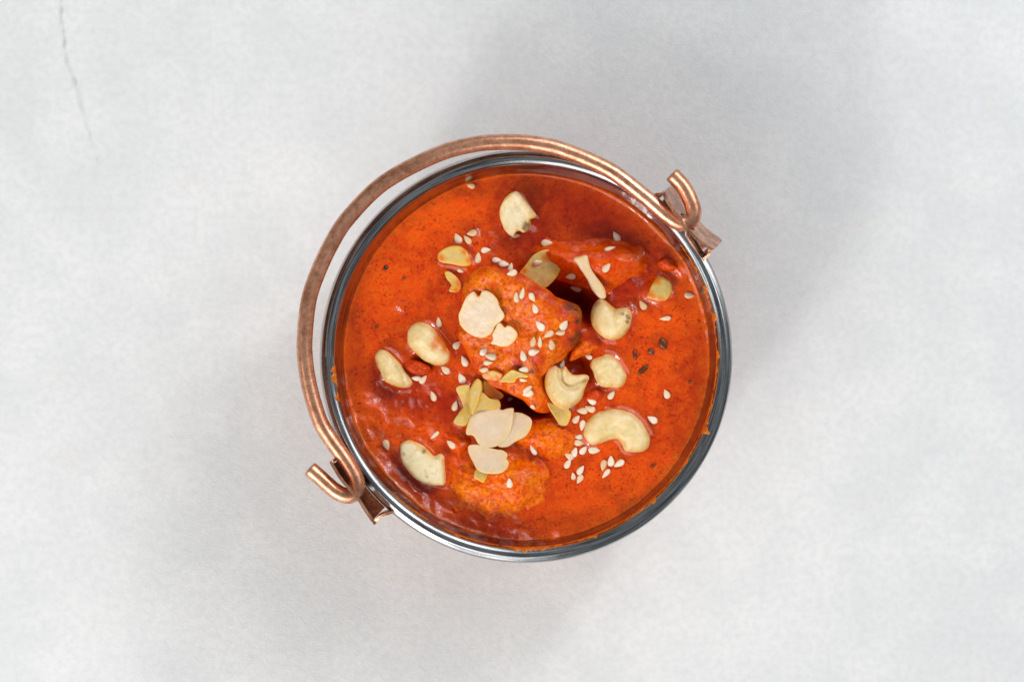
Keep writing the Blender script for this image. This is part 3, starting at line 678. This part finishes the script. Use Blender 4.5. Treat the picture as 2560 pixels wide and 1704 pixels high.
# ------------------------------------------------------------------ nuts
def nut(key, name, label, mat, top, bot, re, lift, cat, group, maxtilt=28, bend=0.0, grooves=(), marks=(), stains=(), tilt=None, noise_a=0.00015, n=60, keys=None, curl=0.0):
    po = outline_px(key); cpx = po.mean(axis=0)
    hs = [hit(p, keys) for p in list(cpx + (po - cpx) * 0.8) + list(cpx + (po - cpx) * 0.4) + [cpx]]
    pts = np.array([tuple(h[0]) for h in hs if h])
    ctr = pts.mean(axis=0)
    A = np.c_[pts[:, :2] - ctr[:2], np.ones(len(pts))]; sol = np.linalg.lstsq(A, pts[:, 2], rcond=None)[0]
    nrm = Vector((-sol[0], -sol[1], 1)).normalized()
    if tilt is not None: nrm = Vector((tilt[0], tilt[1], 1)).normalized()
    ang = nrm.angle(Vector((0, 0, 1)))
    if ang > R(maxtilt):
        ax = Vector((0, 0, 1)).cross(nrm).normalized(); nrm = Matrix.Rotation(R(maxtilt), 3, ax) @ Vector((0, 0, 1))
    org = Vector(ctr) + nrm * lift
    u = Vector((1, 0, 0)); u = (u - nrm * u.dot(nrm)).normalized(); v_ = nrm.cross(u)
    def loc(p):
        r = ray(p); t = (org - CAM).dot(nrm) / r.dot(nrm); q = CAM + r * t - org; return (q.dot(u), q.dot(v_))
    L = np.array([loc(p) for p in po])
    if signed_area(L) < 0: L = L[::-1]
    V, F, dd = pillow(L, top, bot, re, n)
    s = (CAM.z - org.z) * 36.0 / LENS / 2560
    masks = np.zeros((len(V), 3), dtype=np.float32)
    masks[:, 0] = np.exp(-dd / 0.0015)
    tops = V[:, 2] > 0
    for (c, gp, depth, w) in grooves:
        G = np.array([loc(px(c, x, y)) for x, y in gp]); G = catmull(G, 24); gd = seg_dist(V[:, :2], G, False)
        V[:, 2] -= np.where(tops, depth * np.exp(-(gd / w) ** 2), 0)
    for lst, col in ((marks, 1), (stains, 2)):
        for (c, x, y, r) in lst:
            q = loc(px(c, x, y)); rr_ = r / 4.612 * s
            nn = np.array([1 + 0.5 * nz(p[0], p[1], 0.2, 1500) for p in V])
            masks[:, col] = np.maximum(masks[:, col], np.exp(-((((V[:, 0] - q[0]) ** 2 + (V[:, 1] - q[1]) ** 2)) / (rr_ * nn) ** 2) ** 1.5))
    sd = hash(key) if False else sum(ord(c) for c in key)
    ex = np.abs(L).max()
    for i in range(len(V)):
        x, y, z = V[i]
        V[i, 2] += noise_a * (nz(x + sd, y, z, 260) + 0.6 * nz(x, y + sd, z, 700)) + bend * ((x / ex) ** 2 - 0.3) + curl * ((y / ex) ** 2 - 0.3)
        V[i, 0] += noise_a * 0.7 * nz(x, y, z + sd, 500); V[i, 1] += noise_a * 0.7 * nz(x + 4, y, z + sd, 500)
    o = mesh_obj(name, V, F, M[mat], masks=masks)
    mw = Matrix((u, v_, nrm)).transposed().to_4x4(); mw.translation = org
    o.matrix_world = mw
    tag(o, label, cat, group)
    add_bvh(key, [mw @ Vector(p) for p in V], F)
    return o
CG, AG = 'cashew pieces on the curry', 'almond slices on the curry'
c_ = 'cashew'; a_ = 'almond slice'
nut('n13', 'cashew_half', 'whole curved cashew half lying flat on open gravy', 'cashew', 0.0034, 0.0030, 0.0044, -0.0001, c_, CG, 8,
    grooves=[('F', [(830, 440), (900, 350), (1010, 300), (1120, 310)], 0.00055, 0.0011), ('F', [(1180, 350), (1300, 360), (1400, 450)], 0.0003, 0.0012)], n=80)
nut('n14', 'cashew_half', 'plump pale cashew half with an orange smear on its notch', 'cashew', 0.0038, 0.0026, 0.0056, 0.0000, c_, CG, 14, stains=[('C', 1110, 590, 90), ('C', 1060, 650, 60), ('C', 1170, 690, 60)], n=72)
nut('n15', 'cashew_half', 'narrow cashew half with a creased split near its pointed end', 'cashew', 0.0038, 0.0026, 0.0048, 0.0002, c_, CG, 14,
    grooves=[('C', [(585, 915), (630, 1000), (690, 1110)], 0.0007, 0.0004)], tilt=(0.25, 0.10), n=72)
nut('n1', 'cashew_piece', 'white broken cashew wedge standing proud near the rim', 'cashewcut', 0.0016, 0.0060, 0.0009, 0.0030, c_, CG, 14, tilt=(-0.12, -0.10), marks=[('A', 2110, 655, 40), ('A', 2090, 690, 30)], noise_a=0.0004, n=72)
nut('n21', 'cashew_piece', 'mottled broken cashew piece with a hooked notch, close to the pail bracket', 'cashewcut', 0.0022, 0.0030, 0.0013, 0.0006, c_, CG, 10, marks=[('E', 930, 580, 26), ('E', 965, 862, 12), ('E', 700, 605, 16)], noise_a=0.0003, n=72)
nut('n9', 'cashew_half', 'round cashew half with a notch and black marks on its tip', 'cashew', 0.0034, 0.0032, 0.0046, 0.0012, c_, CG, 14, marks=[('D', 1200, 312, 22), ('D', 1245, 335, 18), ('D', 1262, 360, 22), ('D', 1250, 400, 20)],
    grooves=[('D', [(1090, 240), (1080, 330), (1110, 420)], 0.0007, 0.0010)], n=72, keys=['gravy'])
nut('n10', 'cashew_piece', 'squarish cream cashew piece with chipped corners', 'cashew', 0.0030, 0.0028, 0.0040, 0.0004, c_, CG, 12, noise_a=0.0003, n=66, keys=['gravy'])
nut('n12', 'almond_slice', 'yellow almond slice wedged under the hooked grooved cashew', 'almondy', 0.0004, 0.0004, 0.00035, 0.0014, a_, AG, 25, bend=0.0008)
nut('n11', 'cashew_half', 'hooked cashew half with a deep curved groove, leaning against the large chunk', 'cashew', 0.0034, 0.0036, 0.0026, 0.0030, c_, CG, 16,
    grooves=[('D', [(440, 905), (455, 1000), (475, 1090), (540, 1150), (640, 1140), (740, 1090)], 0.0016, 0.0008), ('D', [(520, 960), (570, 1060), (680, 1070), (760, 1050)], 0.0009, 0.0014)], n=84)
nut('n2', 'almond_slice', 'half-domed almond slice with yellow edges sinking into smooth gravy', 'almondy', 0.0007, 0.0008, 0.0006, 0.0010, a_, AG, 10, stains=[('A', 1120, 1040, 50), ('A', 1440, 1060, 40), ('A', 1390, 960, 40)])
nut('n3', 'almond_slice', 'thin curled yellow almond shred beside the large chunk', 'almondy', 0.0004, 0.0004, 0.00035, 0.0009, a_, AG, 15, stains=[('A', 1330, 1330, 60), ('A', 1290, 1410, 40)], n=48)
nut('n4', 'almond_slice', 'big round pinkish almond slice with a notched top on the large chunk', 'almond', 0.0004, 0.0004, 0.00035, 0.0017, a_, AG, 24, bend=0.0006, n=90, stains=[('C', 1545, 75, 34)])
nut('n5', 'almond_slice', 'small jagged almond fragment touching the big round slice', 'almond', 0.0004, 0.0004, 0.00035, 0.0018, a_, AG, 24, n=60)
nut('n6', 'almond_slice', 'glossy yellow almond slice propped between two chicken chunks', 'almondy', 0.0004, 0.0004, 0.00035, 0.0018, a_, AG, 22, bend=0.0006, stains=[('B', 300, 1030, 60), ('B', 40, 1180, 40)], n=72)
nut('n7', 'almond_sliver', 'pale stick-shaped almond sliver lying across the long smooth chunk', 'almond', 0.0010, 0.0009, 0.0008, 0.0022, a_, AG, 18, n=66)
nut('n8', 'almond_slice', 'translucent almond slice half sunk in gravy near the rim', 'almondy', 0.0010, 0.0012, 0.0016, 0.0006, a_, AG, 12, stains=[('B', 1500, 1480, 70), ('B', 1580, 1300, 50), ('B', 1620, 1530, 50)])
nut('n18b', 'almond_slice', 'long yellow almond slice half under gravy, left of the upright slice', 'almondy', 0.0004, 0.0004, 0.00035, 0.0013, a_, AG, 15)
nut('n18d', 'almond_slice', 'yellow translucent almond slice tucked into the gap below the large chunk', 'almondy', 0.0004, 0.0004, 0.00035, 0.0030, a_, AG, 20)
nut('n18c', 'almond_slice', 'orange-stained almond slice clinging to the lower edge of the large chunk', 'almondy', 0.0004, 0.0004, 0.00035, 0.0012, a_, AG, 25, stains=[('C', 1700, 1180, 130)])
nut('n18a', 'almond_slice', 'upright narrow almond slice with bright yellow edge behind the big cut slice', 'almondy', 0.0012, 0.0012, 0.0009, 0.0026, a_, AG, 25)
nut('n17', 'almond_slice', 'rounded almond slice peeking from behind the big cut slice', 'almond', 0.0004, 0.0004, 0.00035, 0.0018, a_, AG, 20)
nut('n16', 'almond_slice', 'big smooth almond slice with squared corner overlapping other slices', 'almond', 0.0004, 0.0004, 0.00035, 0.0022, a_, AG, 14, bend=0.0007, n=84)
nut('n20', 'almond_slice', 'small yellow almond tip showing under the lower half-moon slice', 'almondy', 0.0004, 0.0004, 0.00035, 0.0005, a_, AG, 14, n=48)
nut('n19', 'almond_slice', 'half-moon almond slice with nibbled edge on the bright orange chunk', 'almond', 0.0004, 0.0004, 0.00035, 0.0024, a_, AG, 16, curl=0.0008, n=80)
nut('n23', 'almond_slice', 'thin almond slice smeared with gravy on the large chunk slope', 'almondy', 0.0004, 0.0004, 0.00035, 0.0009, a_, AG, 25, stains=[('C', 1620, 1000, 70), ('C', 1790, 1030, 60), ('C', 1700, 1050, 50)])
nut('n22', 'almond_slice', 'folded bent almond slice on the large chunk beside two seeds', 'almondy', 0.0004, 0.0004, 0.00035, 0.0016, a_, AG, 25, curl=0.0012)

# ------------------------------------------------------------------ herb and pepper fragments
def fleck(c, x, y, lx, ly, ang, label, mat, name, cat, group):
    p = px(c, x, y); h = hit(p, ['gravy']); s = (CAM.z - h[0].z) * 36.0 / LENS / 2560 / 4.612
    n = 20; P = []
    for i in range(n):
        a = 2 * math.pi * i / n; k = 1 + 0.35 * noise.noise(Vector((math.cos(a) * 1.3 + x, math.sin(a) * 1.3 + y, 0)))
        P.append((lx * s * k * math.cos(a), ly * s * k * math.sin(a)))
    V, F, dd = pillow(np.array(P), 0.0005, 0.0005, 0.0006, 24, ngrid=[1, .92, .75, .5, .25])
    o = mesh_obj(name, V, F, M[mat]); o.location = h[0] + Vector((0, 0, 0.0002)); o.rotation_euler = (0, 0, R(-ang)); tag(o, label, cat, group)
HG = 'dark herb bits in the gravy'
fleck('D', 1650, 640, 62, 44, 60, 'biggest dark herb bit, glossy, floating on open gravy by the rim', 'herb', 'herb_fragment', 'herb', HG)
fleck('D', 1510, 735, 42, 26, 40, 'brownish herb bit beside the biggest dark one', 'herb', 'herb_fragment', 'herb', HG)
fleck('D', 1325, 770, 56, 22, 75, 'faint long brown herb bit near the squarish cashew piece', 'herb', 'herb_fragment', 'herb', HG)
fleck('D', 1415, 945, 72, 30, -40, 'dark crescent-shaped herb bit', 'herb', 'herb_fragment', 'herb', HG)
fleck('D', 1955, 1078, 16, 12, 0, 'tiny dark herb dot near the rim on open gravy', 'herb', 'herb_fragment', 'herb', HG)
fleck('F', 1530, 750, 26, 18, 0, 'tiny dark herb dot below the whole curved cashew', 'herb', 'herb_fragment', 'herb', HG)
fleck('A', 480, 1150, 26, 24, 0, 'round black peppery speck on smooth gravy by the inner wall', 'pepper', 'pepper_speck', 'pepper', HG)
fleck('A', 690, 1268, 20, 15, 10, 'smaller dark speck near the round black one', 'herb', 'pepper_speck', 'pepper', HG)
fleck('C', 378, 440, 20, 17, 0, 'dark speck in gravy above the narrow creased cashew half', 'herb', 'pepper_speck', 'pepper', HG)

# ------------------------------------------------------------------ sesame seeds
def seed_mesh(var):
    vs_, fs = [], []; n, m = 14, 11
    for i in range(m + 1):
        t = i / m; x = -0.5 + t
        w = 0.5 * (math.sin(math.pi * t ** 0.72)) ** 0.75 * (1 - 0.18 * t) if 0 < t < 1 else 0.0
        for k in range(n):
            a = 2 * math.pi * k / n; zz = math.sin(a)
            fl = 0.80 if zz > 0 else 0.6
            vs_.append((x, w * 0.62 * math.cos(a) * (1 + 0.05 * var), w * 0.40 * math.copysign(abs(zz) ** fl, zz)))
    for i in range(m):
        for k in range(n):
            q = (k + 1) % n; fs.append((i * n + k, i * n + q, i * n + n + q, i * n + n + k))
    me = bpy.data.meshes.new('sesame_seed'); me.from_pydata(vs_, [], [f[::-1] for f in fs]); me.update()
    me.polygons.foreach_set('use_smooth', [True] * len(me.polygons)); me.materials.append(M['seed']); return me
SM = [seed_mesh(v) for v in (-1, 0, 1.5)]
SEEDS = [
 ('plump sesame seed of the side-by-side pair just behind the big round almond slice', [('C',1990,105,-95)]),
 ('slim edge-on sesame seed of the pair just behind the big round almond slice', [('C',2055,60,-80)]),
 ('yellowish sesame seed near the red ridge of the large chunk', [('C',2172,100,55)]),
 ('large ivory sesame seed touching the yellowish one on the large chunk', [('C',2205,235,-110)]),
 ('sesame seed alone midway between the red ridge and the charred corner', [('D',235,430,-130)]),
 ('sesame seed in the chain of three ending at the charred corner', [('D',505,420,-60),('D',330,535,150),('D',460,512,170)]),
 ('pinkish sesame seed partly under the slim upright one on the large chunk', [('D',155,615,-80)]),
 ('slim upright sesame seed leaning on the pinkish one on the large chunk', [('D',225,620,-92)]),
 ('sesame seed lying crosswise below the slim upright pair on the large chunk', [('D',160,735,-10)]),
 ('sesame seed on a red scorched patch of the large chunk', [('D',40,778,-105)]),
 ('single sesame seed just below the chain of three on the large chunk', [('D',360,650,-105)]),
 ('sesame seed in the tight trio below the jagged almond fragment', [('C',1615,725,-50),('C',1695,790,190),('C',1665,858,0)]),
 ('sesame seed beside the gravy-smeared almond slice on the large chunk', [('C',1615,945,180)]),
 ('sesame seed just above the folded bent almond slice', [('D',45,940,180)]),
 ('sesame seed under the bent end of the folded almond slice', [('D',40,1055,10)]),
 ('sesame seed of the overlapping pair near the lower edge of the large chunk', [('D',85,1165,-45),('D',90,1215,170)]),
 ('white sesame seed of the crossed pair at the top tip of the large chunk', [('A',1920,1150,-75),('A',1935,1212,165)]),
 ('broad sesame seed near the start of the long smooth chunk', [('B',310,865,0)]),
 ('slim edge-on sesame seed on top of the long smooth chunk', [('B',1035,935,-20)]),
 ('sesame seed on the long smooth chunk on the far side of the almond sliver', [('B',1000,1150,-50)]),
 ('white sesame seed between the glossy yellow slice and the almond sliver', [('B',585,1248,170)]),
 ('sesame seed at the edge of the dark gap beside the almond sliver', [('B',645,1385,190)]),
 ('sunken sesame seed in the dark gravy above the long smooth chunk', [('B',1105,795,-120)]),
 ('sesame seed on the glossy yellow almond slice between two chunks', [('B',200,1085,-12)]),
 ('sesame seed at the foot of the white broken cashew wedge', [('A',1980,778,0)]),
 ('lone sesame seed against the steel inner wall', [('A',1465,205,190)]),
 ('sesame seed in the trio above the half-domed almond slice', [('A',1315,815,-115),('A',1425,828,-130),('A',1475,757,170)]),
 ('sesame seed of the angled pair beside the half-domed almond slice', [('A',1635,947,-5),('A',1545,1035,-85)]),
 ('gravy-dulled sesame seed behind the top tip of the large chunk', [('A',1760,1068,0),('A',1840,1112,5)]),
 ('small sesame seed between the half-domed slice and the curled almond shred', [('A',1340,1185,30)]),
 ('upright sesame seed just above the plump orange-smeared cashew half', [('C',1090,395,-95)]),
 ('sesame seed wedged between the plump cashew half and the large chunk', [('C',1300,650,-45)]),
 ('sesame seed just below the plump orange-smeared cashew half', [('C',1165,945,-140)]),
 ('sesame seed of the pair touching the narrow creased cashew half', [('C',830,1037,185),('C',915,1050,-50)]),
 ('sesame seed in lumpy red gravy below the pair by the creased cashew', [('C',1035,1240,-110)]),
 ('sesame seed at the outer edge of the long half-sunk almond slice', [('C',1285,1355,-75)]),
 ('dull sesame seed in gravy above the long half-sunk almond slice', [('C',1360,1040,-115)]),
 ('sesame seed stuck to the side of the large chunk, opposite the charred corner', [('C',1392,840,-115)]),
 ('roundish sesame seed at the side of the dark gap under the large chunk', [('C',2180,1365,45)]),
 ('small sesame seed half hidden under the lower edge of the large chunk', [('C',1910,1275,0)]),
 ('sesame seed stuck on the tip of the hooked grooved cashew', [('D',485,875,-70)]),
 ('sesame seed above the squarish cashew piece', [('D',790,790,-150)]),
 ('sesame seed between the black-marked cashew half and the half-sunk almond slice', [('D',1415,195,-125)]),
 ('slim sesame seed lying on edge in open gravy above the herb bits', [('D',1675,350,175)]),
 ('bright white sesame seed on open gravy below the crescent herb bit', [('D',1690,1220,-115)]),
 ('sesame seed on open gravy beyond the outer end of the whole cashew', [('F',1525,222,-150)]),
 ('gravy-rimmed sesame seed near the rim past the half-sunk almond slice', [('B',1955,1470,5)]),
 ('sesame seed just below the squarish cashew piece', [('D',1060,1230,-55)]),
 ('round pale sesame seed beside the small red tomato shred', [('D',825,1300,-150)]),
 ('sesame seed of the pair at the upper flank of the whole curved cashew', [('F',720,125,180),('F',808,98,-155)]),
 ('sesame seed of the pair at the inner flank of the whole cashew', [('F',650,220,-50),('F',715,290,100)]),
 ('sesame seed of the stacked pair beside the inner end of the whole cashew', [('F',680,425,175),('F',685,490,0)]),
 ('sesame seed just below the inner end of the whole curved cashew', [('F',730,570,-50)]),
 ('sunken sesame seed under the hollow of the whole curved cashew', [('F',855,575,5)]),
 ('sesame seed of the joined pair between the orange lump and the whole cashew', [('F',630,600,-70),('F',565,645,-150)]),
 ('gravy-filmed sesame seed at the foot of the low orange lump', [('F',555,730,-60)]),
 ('sesame seed in the fan of four on gravy below the whole cashew', [('F',1050,700,-90),('F',960,750,100),('F',1145,735,150),('F',990,845,130)]),
 ('sesame seed in the group of three beside the fan of four', [('F',700,805,-55),('F',690,910,120),('F',610,875,-100)]),
 ('sesame seed where the bright orange chunk meets the low orange lump', [('F',160,565,-115)]),
 ('upright sesame seed on the bright orange chunk below the half-moon slice', [('E',1905,950,-95)]),
 ('sesame seed on gravy close to the wall above the mottled cashew piece', [('E',490,515,70)]),
 ('slim sesame seed on the gravy-covered lump above the mottled cashew piece', [('E',1045,400,140)]),
 ('sesame seed between the mottled cashew piece and the half-moon almond slice', [('E',1240,505,-140)]),
]
idx = 0
small = {('A',1980,778): .8, ('C',2180,1365): .62, ('C',1910,1275): .6, ('A',1465,205): .72, ('D',790,790): .72, ('D',485,875): .75, ('A',1340,1185): .7, ('F',610,875): .7, ('F',680,425): .75, ('D',40,1055): .8}
for lab, lst in SEEDS:
    for (c, x, y, ang) in lst:
        h = hit(px(c, x, y))
        me = SM[idx % 3]
        o = bpy.data.objects.new('sesame_seed', me); C.objects.link(o)
        k = small.get((c, x, y), 1.0) * random.uniform(0.86, 1.08)
        nrm = (h[1] if h[1].z > 0 else -h[1]).normalized()
        nrm = (nrm * 0.6 + Vector((0, 0, 1)) * 0.7).normalized()
        a = R(-ang); t = Vector((math.cos(a), math.sin(a), 0)); t = (t - nrm * t.dot(nrm)).normalized(); b = nrm.cross(t)
        roll = random.uniform(-0.5, 0.5)
        nn = (nrm * math.cos(roll) + b * math.sin(roll)).normalized(); b = nn.cross(t)
        sl, sw = 0.0035 * k, 0.0037 * k * random.uniform(0.9, 1.08)
        if (c, x, y) in (('D',1675,350), ('C',2055,60), ('D',225,620), ('B',1035,935), ('F',990,845), ('E',1045,400)): sw *= 0.68
        mw = Matrix((t * sl, b * sw, nn * 0.0034 * k)).transposed().to_4x4(); mw.translation = h[0] + nn * random.choice((0.00042, 0.00035, 0.0002))
        o.matrix_world = mw
        tag(o, lab, 'sesame seed', 'sesame seeds sprinkled over the curry')
        idx += 1
